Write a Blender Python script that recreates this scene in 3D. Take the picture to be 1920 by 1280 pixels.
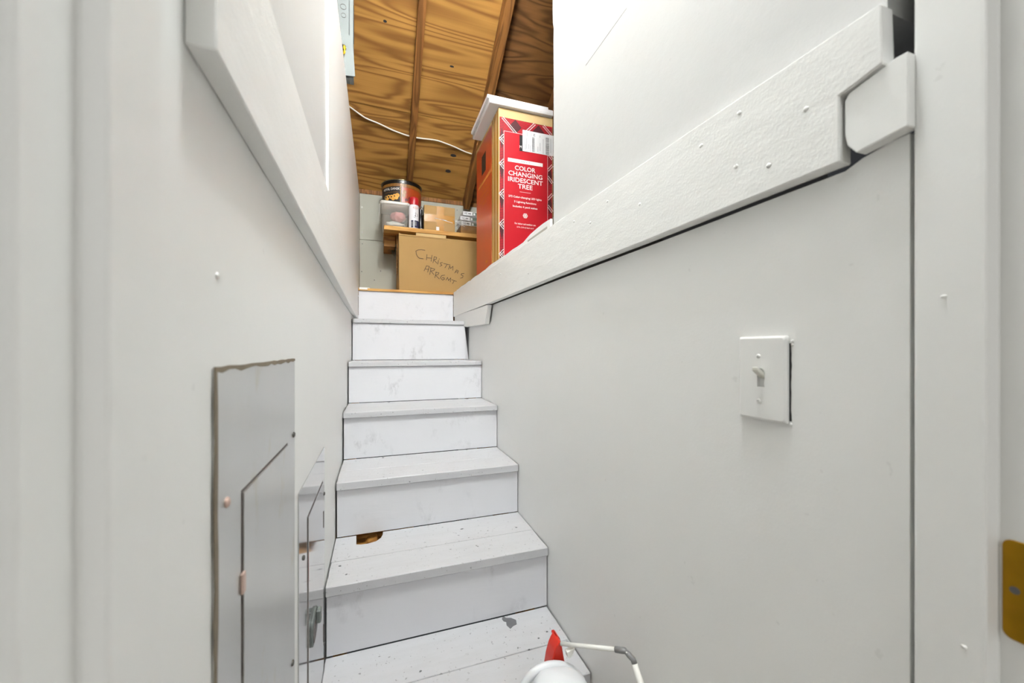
import bpy, bmesh, math, random
from mathutils import Vector, Matrix
random.seed(7)
scene = bpy.context.scene
COL = scene.collection
for o in list(bpy.data.objects): bpy.data.objects.remove(o)

# ------------------------------------------------------------------ camera, world, exposure
cam_d = bpy.data.cameras.new('camera'); cam = bpy.data.objects.new('camera', cam_d); COL.objects.link(cam)
YAW = math.radians(19.14)
cam.location = (0, 0, 0); cam.rotation_euler = (math.pi/2, 0, -YAW)
cam_d.sensor_width = 36.0; cam_d.lens = 726.0/1920*36
cam_d.shift_y = 15.0/1920
cam_d.clip_start = 0.01; cam_d.clip_end = 60
cam_d.dof.use_dof = True; cam_d.dof.focus_distance = 1.75; cam_d.dof.aperture_fstop = 5.0
scene.camera = cam
w = bpy.data.worlds.new('world'); scene.world = w; w.use_nodes = True
w.node_tree.nodes['Background'].inputs[0].default_value = (.9, .93, 1, 1)
w.node_tree.nodes['Background'].inputs[1].default_value = 0.02
vs = scene.view_settings
vs.view_transform = 'Standard'; vs.look = 'None'; vs.gamma = 1.0; vs.use_curve_mapping = False
vs.exposure = 0.78
BULB_L = 150.0      # stairwell bulb radiance
HALL_FILL = 52.0       # strength of the added hall fill lamp
ATTIC_L = 60.0

# ------------------------------------------------------------------ materials
MATS = {}
def srgb(r, g, b):
    f = lambda c: ((c/255+.055)/1.055)**2.4 if c > 10 else c/255/12.92
    return (f(r), f(g), f(b), 1)
def newmat(name):
    m = bpy.data.materials.new(name); m.use_nodes = True; MATS[name] = m
    nt = m.node_tree; return m, nt, nt.nodes['Principled BSDF']
def N(nt, t, **kw):
    n = nt.nodes.new(t)
    for k, v in kw.items(): setattr(n, k, v)
    return n
def pos(nt, scale=(1, 1, 1)):
    g = N(nt, 'ShaderNodeNewGeometry'); mp = N(nt, 'ShaderNodeMapping'); mp.inputs['Scale'].default_value = scale
    nt.links.new(g.outputs['Position'], mp.inputs['Vector']); return mp.outputs[0]
def noise(nt, vec, scale, detail=3, rough=.5, dist=0):
    n = N(nt, 'ShaderNodeTexNoise'); n.inputs['Scale'].default_value = scale; n.inputs['Detail'].default_value = detail
    n.inputs['Roughness'].default_value = rough; n.inputs['Distortion'].default_value = dist
    nt.links.new(vec, n.inputs['Vector']); return n.outputs['Fac']
def ramp(nt, fac, stops):
    r = N(nt, 'ShaderNodeValToRGB'); e = r.color_ramp.elements
    while len(e) < len(stops): e.new(.5)
    for el, (p, c) in zip(e, stops): el.position = p; el.color = c
    nt.links.new(fac, r.inputs[0]); return r.outputs[0]
def mixc(nt, fac, a, b, mode='MIX'):
    m = N(nt, 'ShaderNodeMix', data_type='RGBA', blend_type=mode)
    for sock, v in ((m.inputs[0], fac), (m.inputs[6], a), (m.inputs[7], b)):
        if isinstance(v, (float, int, tuple)): sock.default_value = v
        else: nt.links.new(v, sock)
    return m.outputs[2]
def math_(nt, op, a, b=0.0, c=None):
    m = N(nt, 'ShaderNodeMath', operation=op)
    for i, v in enumerate((a, b, c)):
        if v is None: continue
        if isinstance(v, (float, int)): m.inputs[i].default_value = v
        else: nt.links.new(v, m.inputs[i])
    return m.outputs[0]
def bump(nt, p, h, strength, dist=.002):
    b = N(nt, 'ShaderNodeBump'); b.inputs['Strength'].default_value = strength; b.inputs['Distance'].default_value = dist
    nt.links.new(h, b.inputs['Height']); nt.links.new(b.outputs[0], p.inputs['Normal'])
BW = lambda v: (v, v, v, 1)

def plain(name, col, rough=.5, metal=0, spec=.5, bs=0, bscale=60, var=0.0, vscale=8, alpha=1, trans=0, emis=0):
    m, nt, p = newmat(name)
    p.inputs['Base Color'].default_value = col; p.inputs['Roughness'].default_value = rough; p.inputs['Metallic'].default_value = metal
    p.inputs['Specular IOR Level'].default_value = spec
    P = pos(nt)
    n = noise(nt, P, vscale, 4)
    dark = tuple(c*(1-var) for c in col[:3])+(1,)
    if var: nt.links.new(mixc(nt, n, dark, col), p.inputs['Base Color'])
    if bs: bump(nt, p, noise(nt, P, bscale, 4), bs)
    if alpha < 1: p.inputs['Alpha'].default_value = alpha
    if trans: p.inputs['Transmission Weight'].default_value = trans
    if emis: p.inputs['Emission Color'].default_value = col; p.inputs['Emission Strength'].default_value = emis
    return m

WALL = srgb(246, 246, 243); STAIR = srgb(222, 222, 225); TREAD = srgb(200, 200, 202)
def wall_mat(name, col, bs=.25, streak=False):
    m, nt, p = newmat(name); p.inputs['Roughness'].default_value = .42; p.inputs['Specular IOR Level'].default_value = .35
    P = pos(nt)
    n = noise(nt, P, 5, 5, .6)
    base = mixc(nt, n, tuple(c*.96 for c in col[:3])+(1,), col)
    sp = ramp(nt, noise(nt, P, 55, 2), [(.0, BW(0)), (.745, BW(0)), (.77, BW(1)), (1, BW(1))])
    base = mixc(nt, math_(nt, 'MULTIPLY', sp, .10), base, srgb(150, 148, 142))
    nt.links.new(base, p.inputs['Base Color'])
    h = math_(nt, 'ADD', math_(nt, 'MULTIPLY', noise(nt, P, 260, 2), .35), noise(nt, pos(nt, (1, .35, 1) if streak else (1, 1, 1)), 38, 3))
    bump(nt, p, h, bs, .0018)
    return m
wall_mat('wall_paint', WALL, .22)
wall_mat('wall_paint_dimmed', srgb(213, 213, 211), .3)  # same wall paint darkened in colour to offset strong lamp light up there
wall_mat('board_paint', srgb(245, 245, 242), .62, True)
wall_mat('jamb_paint', srgb(245, 245, 242), .2)
def stair_mat(name, kind):
    m, nt, p = newmat(name); p.inputs['Roughness'].default_value = .45; p.inputs['Specular IOR Level'].default_value = .4
    P = pos(nt)
    sc = TREAD if kind == 'tread' else STAIR
    base = mixc(nt, noise(nt, P, 7, 4), tuple(c*.95 for c in sc[:3])+(1,), sc)
    if kind == 'tread':
        area = ramp(nt, noise(nt, P, 4.5, 2), [(.35, BW(.0)), (.65, BW(1))])
        sp = ramp(nt, noise(nt, P, 70, 2, .6), [(.0, BW(0)), (.685, BW(0)), (.71, BW(1)), (1, BW(1))])
        base = mixc(nt, math_(nt, 'MULTIPLY', math_(nt, 'MULTIPLY', sp, area), .75), base, srgb(70, 68, 66))
        sp2 = ramp(nt, noise(nt, P, 150, 2, .5), [(.0, BW(0)), (.70, BW(0)), (.73, BW(1)), (1, BW(1))])
        base = mixc(nt, math_(nt, 'MULTIPLY', sp2, .6), base, srgb(95, 92, 90))
        sm = ramp(nt, noise(nt, pos(nt, (.5, 3, 1)), 14, 5, .7), [(.45, BW(0)), (.8, BW(1))])
        base = mixc(nt, math_(nt, 'MULTIPLY', sm, .22), base, srgb(165, 163, 162))
    else:
        a = ramp(nt, noise(nt, P, 5.2, 2), [(.52, BW(0)), (.69, BW(1))])
        b = ramp(nt, noise(nt, pos(nt, (1.6, 1, .9)), 16, 5, .7), [(.52, BW(0)), (.75, BW(1))])
        base = mixc(nt, math_(nt, 'MULTIPLY', math_(nt, 'MULTIPLY', a, b), .55), base, srgb(128, 127, 128))
    nt.links.new(base, p.inputs['Base Color'])
    bump(nt, p, math_(nt, 'ADD', noise(nt, pos(nt, (.2, 1, 1)), 90, 3), noise(nt, P, 20, 3)), .3, .0015)
stair_mat('tread_paint', 'tread'); stair_mat('riser_paint', 'riser')

def wood_mat(name, light, dark, vecscale, nscale, bands, fine=.35, rough=.65, dist=.5):
    m, nt, p = newmat(name); p.inputs['Roughness'].default_value = rough; p.inputs['Specular IOR Level'].default_value = .25
    P = pos(nt, vecscale)
    n = noise(nt, P, nscale, 2.2, .45, dist)
    s = math_(nt, 'MULTIPLY_ADD', math_(nt, 'SINE', math_(nt, 'MULTIPLY', n, bands)), .5, .5)
    s = math_(nt, 'POWER', s, 1.7)
    fs = tuple(v*(.7 if v == min(vecscale) else 12) for v in vecscale)
    f = noise(nt, pos(nt, fs), nscale*2, 4, .6)
    base = mixc(nt, math_(nt, 'MULTIPLY', s, .8), light, dark)
    base = mixc(nt, math_(nt, 'MULTIPLY', f, fine), base, tuple(c*.55 for c in dark[:3])+(1,))
    bl = ramp(nt, noise(nt, pos(nt), 3.1, 3), [(.35, BW(0)), (.7, BW(1))])
    base = mixc(nt, math_(nt, 'MULTIPLY', bl, .18), base, dark)
    nt.links.new(base, p.inputs['Base Color'])
    bump(nt, p, math_(nt, 'ADD', s, f), .25, .002)
wood_mat('plywood', srgb(186, 138, 70), srgb(118, 76, 32), (.42, 3.4, 4.6), 1.9, 64)
wood_mat('plywood_shaded', srgb(140, 97, 54), srgb(84, 54, 28), (.6, 2.6, 3.6), 2.3, 52)  # darker copy of plywood, shade of the right roof bay put into the colour
wood_mat('rafter_wood', srgb(154, 104, 52), srgb(98, 61, 28), (9, .8, 1.1), 2.2, 40, .5)
wood_mat('pine_wood', srgb(214, 168, 98), srgb(172, 120, 58), (.8, 6, 6), 2.0, 36)
wood_mat('raw_wood', srgb(196, 142, 70), srgb(120, 76, 30), (2, 7, 7), 3.0, 36)
wood_mat('brown_wood', srgb(170, 122, 66), srgb(118, 78, 36), (2, 2, 9), 2.0, 30)  # mid-brown wood of brackets, post and one top plate
plain('drywall_bare', srgb(178, 177, 165), .85, spec=.1, var=.08, vscale=3.5, bs=.08)
plain('drywall_white', srgb(222, 222, 218), .8, spec=.15, var=.04, bs=.1)
plain('attic_floor', srgb(176, 172, 164), .8, spec=.1, var=.15, vscale=6)
plain('hall_floor', srgb(190, 182, 170), .5, var=.2, bs=.1)
plain('hall_wall', srgb(232, 231, 228), .6, var=.03, bs=.15)
plain('dark_void', srgb(40, 38, 36), .9)
plain('screw_metal', srgb(120, 118, 114), .35, 1, var=.2, vscale=200)
plain('screw_pink', srgb(214, 186, 172), .45, .2, var=.2, vscale=200)
plain('switch_plastic', srgb(240, 240, 237), .28, var=.02)
plain('switch_toggle', srgb(225, 224, 214), .25, var=.02)
plain('brass', srgb(178, 134, 34), .32, 1, var=.35, vscale=60, bs=.1)
plain('bare_grey', srgb(112, 112, 114), .8, var=.25, vscale=60)
plain('cardboard', srgb(168, 135, 87), .8, spec=.15, var=.09, vscale=9, bs=.1, bscale=30)
plain('cardboard_pale', srgb(206, 178, 128), .8, spec=.15, var=.1, vscale=10)
plain('cardboard_edge', srgb(168, 122, 72), .85, spec=.1, var=.2, vscale=40)
plain('packing_tape', srgb(176, 126, 50), .18, spec=.6, var=.12, vscale=30, bs=.3)
plain('ink', srgb(72, 54, 34), .6, var=.2)
plain('print_black', srgb(26, 24, 25), .5, var=.1)
plain('print_white', srgb(244, 240, 236), .5, var=.03)
plain('print_grey', srgb(120, 120, 122), .6, var=.1)
plain('print_gold', srgb(206, 132, 62), .5, var=.2)
plain('print_red', srgb(180, 25, 36), .36, spec=.45, var=.08, vscale=6)
plain('print_orange_red', srgb(186, 62, 30), .3, spec=.5, var=.15, vscale=7)  # red of the carton side with its warm reflection put into the colour
plain('plaid_dark', srgb(74, 16, 24), .5, var=.25, vscale=60)
plain('label_paper', srgb(226, 226, 226), .6, var=.03)
plain('package_white', srgb(236, 235, 236), .45, var=.04, bs=.2, bscale=25)
plain('tin_black', srgb(30, 26, 22), .3, .3, var=.2, vscale=30)
plain('tin_metal', srgb(150, 140, 110), .25, 1, var=.2)
plain('tin_orange', srgb(172, 70, 28), .35, var=.5, vscale=35)
plain('tin_gold', srgb(160, 108, 44), .4, var=.75, vscale=110)
plain('tin_cookie', srgb(226, 170, 78), .5, var=.25, vscale=120)
plain('cap_red', srgb(168, 24, 34), .35, var=.1)
plain('can_white', srgb(232, 232, 234), .3, var=.03)
plain('can_navy', srgb(44, 44, 78), .35, var=.3, vscale=120)
plain('bottle_black', srgb(24, 23, 24), .3, var=.2)
plain('pink_cloth', srgb(226, 150, 152), .9, var=.2, vscale=40)
plain('white_cloth', srgb(222, 228, 222), .9, var=.15, vscale=40)
plain('garland_green', srgb(104, 116, 100), .5, var=.4, vscale=150)
plain('cable_white', srgb(232, 228, 214), .4, var=.05)
plain('steel_grey', srgb(108, 114, 112), .5, .1, var=.08, bs=.05)
plain('steel_dark', srgb(96, 84, 80), .5, .2, var=.2)
plain('wire_yellow', srgb(222, 186, 40), .35, var=.1)
plain('jug_white', srgb(226, 228, 230), .3, var=.02)
plain('jug_red', srgb(206, 42, 24), .32, var=.06)
plain('wand_white', srgb(236, 235, 228), .3, var=.02)
plain('wand_grey', srgb(128, 128, 128), .4, var=.05)
plain('bulb_glow', (.955, .985, 1, 1), .5, emis=BULB_L)
plain('hall_fill_glow', (.965, .985, 1, 1), .5, emis=HALL_FILL)
plain('porcelain', srgb(235, 235, 232), .3, var=.02)
# panel steel: brushed grey, dirty borders follow their own noise
def panel_mat(name, col, rough, stain):
    m, nt, p = newmat(name); p.inputs['Metallic'].default_value = .85; p.inputs['Roughness'].default_value = rough
    P = pos(nt, (1, 1.5, .5))
    b = mixc(nt, noise(nt, P, 6, 4), tuple(c*.88 for c in col[:3])+(1,), col)
    s = ramp(nt, noise(nt, pos(nt, (1, 1.2, .6)), 9, 5, .65), [(.6, BW(0)), (.75, BW(1))])
    b = mixc(nt, math_(nt, 'MULTIPLY', s, stain), b, srgb(176, 162, 112))
    nt.links.new(b, p.inputs['Base Color'])
panel_mat('panel_steel', srgb(208, 208, 205), .33, .55)
panel_mat('panel_steel_shiny', srgb(212, 212, 212), .1, .1)
plain('panel_rust', srgb(140, 128, 108), .8, var=.4, vscale=60)
def film_mat(name, col, fac, rough=.12, mott=True):
    m, nt, p = newmat(name); p.inputs['Base Color'].default_value = col; p.inputs['Roughness'].default_value = rough
    p.inputs['Specular IOR Level'].default_value = .8
    P = pos(nt); t = N(nt, 'ShaderNodeBsdfTransparent'); mx = N(nt, 'ShaderNodeMixShader')
    f = ramp(nt, noise(nt, P, 55, 4, .6), [(.35, BW(fac*.6)), (.75, BW(min(1, fac*1.8)))] if mott else [(0, BW(fac)), (1, BW(fac))])
    nt.links.new(f, mx.inputs[0]); nt.links.new(t.outputs[0], mx.inputs[1]); nt.links.new(p.outputs[0], mx.inputs[2])
    nt.links.new(mx.outputs[0], nt.nodes['Material Output'].inputs[0]); bump(nt, p, noise(nt, P, 60, 3), .6 if mott else .1, .004)
film_mat('clear_film', srgb(225, 222, 214), .10)
film_mat('clear_plastic', srgb(230, 228, 220), .28, .25, False)
film_mat('lid_plastic', srgb(236, 234, 226), .8, .3, False)

# ------------------------------------------------------------------ object helpers
W = {}   # world offset of each object's origin
def place(o, parent, off):
    COL.objects.link(o)
    if parent is not None:
        o.parent = parent; W[o.name] = W[parent.name]
    else:
        o.location = off; W[o.name] = Vector(off)
    return o
def obj(name, me, mat, parent=None, smooth=False):
    """link a mesh given in world coordinates"""
    if parent is not None: off = W[parent.name]
    else:
        vs_ = [v.co for v in me.vertices]
        mn = [min(v[i] for v in vs_) for i in range(3)]; mx = [max(v[i] for v in vs_) for i in range(3)]
        off = Vector(((mn[0]+mx[0])/2, (mn[1]+mx[1])/2, mn[2]))
    me.transform(Matrix.Translation(-Vector(off)))
    if mat: me.materials.append(MATS[mat])
    if smooth:
        for p in me.polygons: p.use_smooth = True
    o = bpy.data.objects.new(name, me); return place(o, parent, off)
def thing(name, loc, label, cat, group=None):
    o = bpy.data.objects.new(name, None); o.empty_display_size = .05
    place(o, None, Vector(loc)); tag(o, label, cat, group); return o
def tag(o, label, cat=None, group=None, kind=None):
    o['label'] = label
    if cat: o['category'] = cat
    if group: o['group'] = group
    if kind: o['kind'] = kind
    return o
def struct(o, label, cat): return tag(o, label, cat, kind='structure')
def fin(bm):
    bmesh.ops.recalc_face_normals(bm, faces=bm.faces)
    me = bpy.data.meshes.new('m'); bm.to_mesh(me); bm.free(); return me
def box_me(x0, x1, y0, y1, z0, z1, bev=0, seg=1, jit=0):
    bm = bmesh.new()
    r = bmesh.ops.create_cube(bm, size=1)
    for v in bm.verts:
        v.co = Vector(((x0+x1)/2+v.co.x*(x1-x0), (y0+y1)/2+v.co.y*(y1-y0), (z0+z1)/2+v.co.z*(z1-z0)))
        if jit: v.co += Vector([random.uniform(-jit, jit) for _ in range(3)])
    if bev: bmesh.ops.bevel(bm, geom=bm.edges[:], offset=bev, segments=seg, affect='EDGES', profile=.5)
    return fin(bm)
def box(name, x0, x1, y0, y1, z0, z1, mat, parent=None, bev=0, seg=1, jit=0):
    return obj(name, box_me(x0, x1, y0, y1, z0, z1, bev, seg, jit), mat, parent)
def prism_me(pts, axis, a0, a1, bev=0, fn=None):
    """pts: 2D outline. axis 'x': (y,z); 'y': (x,z); 'z': (x,y)"""
    bm = bmesh.new()
    def co(p, a):
        c = {'x': (a, p[0], p[1]), 'y': (p[0], a, p[1]), 'z': (p[0], p[1], a)}[axis]
        return fn(Vector(c)) if fn else Vector(c)
    A = [bm.verts.new(co(p, a0)) for p in pts]; B = [bm.verts.new(co(p, a1)) for p in pts]
    bm.faces.new(A); bm.faces.new(B[::-1])
    n = len(pts)
    for i in range(n): bm.faces.new((A[i], B[i], B[(i+1) % n], A[(i+1) % n]))
    bmesh.ops.recalc_face_normals(bm, faces=bm.faces)
    if bev: bmesh.ops.bevel(bm, geom=bm.edges[:], offset=bev, segments=1, affect='EDGES', profile=.5)
    return fin(bm)
def prism(name, pts, axis, a0, a1, mat, parent=None, bev=0, fn=None):
    return obj(name, prism_me(pts, axis, a0, a1, bev, fn), mat, parent)
def tube_me(path, radii, seg=10, caps=True):
    bm = bmesh.new(); path = [Vector(p) for p in path]; rings = []
    if isinstance(radii, (int, float)): radii = [radii]*len(path)
    up = Vector((.13, .21, .97)).normalized()
    for i, p in enumerate(path):
        t = (path[min(i+1, len(path)-1)]-path[max(i-1, 0)]).normalized()
        a = t.cross(up)
        if a.length < 1e-3: a = t.cross(Vector((1, 0, 0)))
        a.normalize(); b = t.cross(a)
        rings.append([bm.verts.new(p+(a*math.cos(2*math.pi*k/seg)+b*math.sin(2*math.pi*k/seg))*radii[i]) for k in range(seg)])
    for i in range(len(rings)-1):
        for k in range(seg): bm.faces.new((rings[i][k], rings[i][(k+1) % seg], rings[i+1][(k+1) % seg], rings[i+1][k]))
    if caps: bm.faces.new(rings[0][::-1]); bm.faces.new(rings[-1])
    return fin(bm)
def tube(name, path, radii, mat, parent=None, seg=10): return obj(name, tube_me(path, radii, seg), mat, parent, True)
def lathe_me(c, prof, seg=40, sx=1, sy=1, cap=True):
    bm = bmesh.new(); rings = []
    for r, z in prof:
        rings.append([bm.verts.new((c[0]+r*sx*math.cos(2*math.pi*k/seg), c[1]+r*sy*math.sin(2*math.pi*k/seg), c[2]+z)) for k in range(seg)])
    for i in range(len(rings)-1):
        for k in range(seg): bm.faces.new((rings[i][k], rings[i][(k+1) % seg], rings[i+1][(k+1) % seg], rings[i+1][k]))
    if cap: bm.faces.new(rings[0][::-1]); bm.faces.new(rings[-1])
    return fin(bm)
def autosmooth(o, ang=40):
    me = o.data
    for p in me.polygons: p.use_smooth = True
    try: me.set_sharp_from_angle(angle=math.radians(ang))
    except Exception: pass
    return o
def lathe(name, c, prof, mat, parent=None, seg=40, sx=1, sy=1): return autosmooth(obj(name, lathe_me(c, prof, seg, sx, sy), mat, parent))
def blob_me(c, r, amp, freq, sub=4, seed=0):
    from mathutils import noise as mn
    bm = bmesh.new(); bmesh.ops.create_icosphere(bm, subdivisions=sub, radius=1)
    for v in bm.verts:
        n = v.co.normalized(); d = 1+amp*mn.noise(n*freq+Vector((seed*7.3, seed*3.1, 0)))+amp*.5*mn.noise(n*freq*2.7+Vector((seed, 0, 5)))
        v.co = Vector((c[0]+n.x*r[0]*d, c[1]+n.y*r[1]*d, c[2]+n.z*r[2]*d))
    return fin(bm)
def frame_fn(origin, right, up):
    """2D plane frame: (a, b, depth) -> world; depth grows along the outward normal"""
    o = Vector(origin); r = Vector(right).normalized(); u = Vector(up).normalized(); n = r.cross(u)
    return lambda v: o+r*v.x+u*v.y+n*v.z
def text_me(s, width=None, height=None, fn=None, depth=.0004, bold=0.0):
    cu = bpy.data.curves.new('t', 'FONT'); cu.body = s; cu.align_x = 'CENTER'; cu.align_y = 'CENTER'; cu.resolution_u = 3
    cu.offset = bold
    o = bpy.data.objects.new('t', cu); COL.objects.link(o)
    dg = bpy.context.evaluated_depsgraph_get(); me = bpy.data.meshes.new_from_object(o.evaluated_get(dg))
    bpy.data.objects.remove(o); bpy.data.curves.remove(cu)
    xs = [v.co.x for v in me.vertices]; ys = [v.co.y for v in me.vertices]
    cx, cy = (min(xs)+max(xs))/2, (min(ys)+max(ys))/2
    kx = width/(max(xs)-min(xs)) if width else None; ky = height/(max(ys)-min(ys)) if height else None
    kx = kx or ky; ky = ky or kx
    for v in me.vertices:
        c = Vector(((v.co.x-cx)*kx, (v.co.y-cy)*ky, depth)); v.co = fn(c) if fn else c
    me.materials.clear(); return me
def text(name, s, fn, a, b, mat, parent, width=None, height=None, depth=.0004, bold=0.0):
    return obj(name, text_me(s, width, height, lambda v: fn(Vector((v.x+a, v.y+b, v.z))), depth, bold), mat, parent)
def rect(name, fn, a0, a1, b0, b1, d0, d1, mat, parent):
    return prism(name, [(a0, b0), (a1, b0), (a1, b1), (a0, b1)], 'z', d0, d1, mat, parent, fn=fn)

# ------------------------------------------------------------------ key dimensions (metres, camera height = 0)
FLOOR = -.985
XL, XR = -.13, .50
TZ = [-.796, -.610, -.429, -.245, -.057, .163, .371]          # tread tops, last = landing
NY = [.838, 1.092, 1.358, 1.625, 1.898, 2.190, 2.503]         # nosing fronts
RY = [.850, 1.102, 1.3695, 1.638, 1.908, 2.200, 2.513]        # riser faces
ATTIC = .371; BACKY = 2.92; WTOP = 1.098
PHI = math.atan(.68)
def roof(X, s, t=0.0):   # s up the slope from the back wall, t depth below the sheathing
    return Vector((X, BACKY-s*math.cos(PHI)-t*math.sin(PHI), 1.125+s*math.sin(PHI)-t*math.cos(PHI)))
roof_fn = lambda v: roof(v.x, v.y, v.z)
def roof_s(Y): return (BACKY-Y)/math.cos(PHI)

# ------------------------------------------------------------------ the shell
wl = box('wall_left', -.25, XL, .234, 2.515, FLOOR, .372, 'wall_paint')
struct(wl, 'white painted lower wall left of the stairs, behind the metal panels', 'wall')
obj('nail_pop', blob_me((XL, .396, .063), (.002, .0035, .0035), .2, 2, 2), 'wall_paint', wl, True)
wlu = box('wall_left_upper', -.25, -.127, .234, 1.113, .372, 2.14, 'wall_paint_dimmed')
struct(wlu, 'bright white tall wall above the left ledge board', 'wall')
wlf = box('wall_left_far', -.22, -.121, 1.113, BACKY, .372, 1.10, 'wall_paint')
struct(wlf, 'grey-white half wall at the head of the stairs, left of the landing', 'wall')
wr = prism('wall_right', [(.234, FLOOR), (2.513, FLOOR), (2.513, .2085), (1.7, .2055), (1.0, .2040), (.6, .2015), (.29, .2015), (.274, .2085), (.25, .2138), (.234, .2150)], 'x', XR, .60, 'wall_paint')
struct(wr, 'smooth white wall right of the stairs carrying the light switch', 'wall')
# upper right wall with a slightly torn far edge
pts = [(.252, .3505), (1.059, .3505), (1.059, .62), (1.0585, .80), (1.060, .93), (1.0585, .965), (1.064, .985), (1.066, 1.02), (1.0655, 1.06), (1.066, 2.14), (.234, 2.14), (.234, .44), (.252, .42)]
wru = prism('wall_right_upper', pts, 'x', XR, .60, 'wall_paint_dimmed')
struct(wru, 'bright white wall above the long right ledge board', 'wall')
obj('scratch', tube_me([(XR-.0001, .697, .725), (XR-.0001, .869, .722)], .0003, 5), 'bare_grey', wru)
fl = box('floor', -1.6, 2.0, -2.6, .86, FLOOR-.05, FLOOR, 'hall_floor'); struct(fl, 'hall floor below the first step', 'floor')
ce = box('ceiling', -.127, XR, .234, 1.1, 2.14, 2.18, 'wall_paint_dimmed'); struct(ce, 'white ceiling over the foot of the stairs', 'ceiling')

# back wall of the attic: bare drywall sheets on plates
wb = box('wall_back', -1.0, 1.7, BACKY+.013, 3.02, ATTIC-.2, WTOP, 'rafter_wood'); struct(wb, 'low attic back wall of bare grey-white drywall sheets', 'wall')
for (x0, x1, z0, z1) in ((-.119, 1.10, .775, WTOP), (-.119, 1.10, ATTIC, .772), (1.103, 1.7, ATTIC, WTOP), (-1.0, -.222, ATTIC, WTOP)):
    box('drywall_sheet', x0, x1, BACKY, BACKY+.012, z0, z1, 'drywall_bare', wb, .001)
for x, z in ((-.104, 1.002), (-.101, .826), (-.102, .743), (-.106, .548), (-.022, .493), (.571, 1.060), (.02, .56)):
    obj('screw_head', lathe_me((0, 0, 0), [(.0042, 0), (.0042, .0008), (.0015, .0008)], 8), 'screw_metal', wb)
    o = bpy.data.objects[[k for k in W][-1]]
    o.data.transform(Matrix.Translation(W[wb.name])); o.data.transform(Matrix.Translation(Vector((x, BACKY, z))) @ Matrix.Rotation(math.pi/2, 4, 'X')); o.data.transform(Matrix.Translation(-W[wb.name]))
box('top_plate', -1.0, .80, BACKY-.004, 3.02, WTOP, WTOP+.034, 'rafter_wood', wb, .002)
box('top_plate', .803, 1.7, BACKY-.002, 3.02, WTOP-.002, WTOP+.032, 'brown_wood', wb, .002)

# sloping roof: plywood sheets and rafters
ceA = prism('ceiling_roof', [(-1.0, -.2), (1.7, -.2), (1.7, 2.3), (-1.0, 2.3)], 'z', -.04, -.016, 'plywood_shaded', fn=roof_fn)
struct(ceA, 'sloping attic roof underside of bare golden plywood with rafters', 'ceiling')
for x0, x1, s0, s1, m in ((-1.0, .655, -.2, .571, 'plywood'), (-1.0, .655, .574, 1.792, 'plywood'), (.658, 1.7, -.2, .80, 'plywood_shaded'), (.658, 1.7, .803, 2.02, 'plywood_shaded'), (-1.0, .655, 1.795, 2.3, 'plywood')):
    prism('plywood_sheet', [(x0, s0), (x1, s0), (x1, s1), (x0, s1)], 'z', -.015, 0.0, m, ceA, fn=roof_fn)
for x, wd, dep in ((-.215, .038, .045), (.192, .040, .042), (.612, .046, .085), (1.03, .04, .085)):
    prism('rafter', [(x, .0), (x+wd, .0), (x+wd, 2.25), (x, 2.25)], 'z', .0005, dep, 'rafter_wood', ceA, bev=.003, fn=roof_fn)
for x, s, rx, rs in ((.488, roof_s(2.628), .020, .010), (.469, roof_s(2.726), .019, .012), (.036, roof_s(2.094), .009, .006), (.40, roof_s(2.20), .012, .005)):
    prism('knot', [(x+rx*math.cos(a*math.pi/6)*(1+.15*math.sin(3*a)), s+rs*math.sin(a*math.pi/6)) for a in range(12)], 'z', .0003, .0012, 'dark_void', ceA, fn=roof_fn)
# other attic faces
sw1 = prism('wall_attic_right', [(1.06, ATTIC), (BACKY, ATTIC), (BACKY, WTOP), (1.1, 2.33)], 'x', 1.7, 1.73, 'drywall_white'); struct(sw1, 'plywood gable wall at the right end of the attic', 'wall')
sw2 = prism('wall_attic_left', [(1.06, ATTIC), (BACKY, ATTIC), (BACKY, WTOP), (1.1, 2.33)], 'x', -1.03, -1.0, 'drywall_white'); struct(sw2, 'plywood gable wall at the left end of the attic', 'wall')
bmh = bmesh.new()
sw3 = prism('wall_attic_front', [(-1.0, ATTIC), (-.25, ATTIC), (-.25, 2.14), (.60, 2.14), (.60, ATTIC), (1.7, ATTIC), (1.7, 2.34), (-1.0, 2.34)], 'y', 1.07, 1.10, 'drywall_white'); struct(sw3, 'white drywall on the attic side above the stairwell', 'wall')
# attic floor
fa = box('floor_attic', .482, 1.7, 1.066, BACKY, ATTIC-.03, ATTIC, 'attic_floor'); struct(fa, 'plywood attic floor right of the stairwell', 'floor')
fb = box('floor_landing', -.119, .480, NY[6], BACKY, ATTIC-.014, ATTIC, 'pine_wood'); struct(fb, 'landing floor with a raw plywood front edge', 'floor')
fc = box('floor_attic_left', -1.0, -.222, 1.1, BACKY, ATTIC-.03, ATTIC, 'attic_floor'); struct(fc, 'plywood attic floor left of the half wall', 'floor')
obj('painted_chip', prism_me([(-.104, NY[6]-.003), (-.06, NY[6]-.002), (-.045, NY[6]+.012), (-.104, NY[6]+.02)], 'z', ATTIC-.008, ATTIC+.004), 'board_paint', fb)

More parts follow.
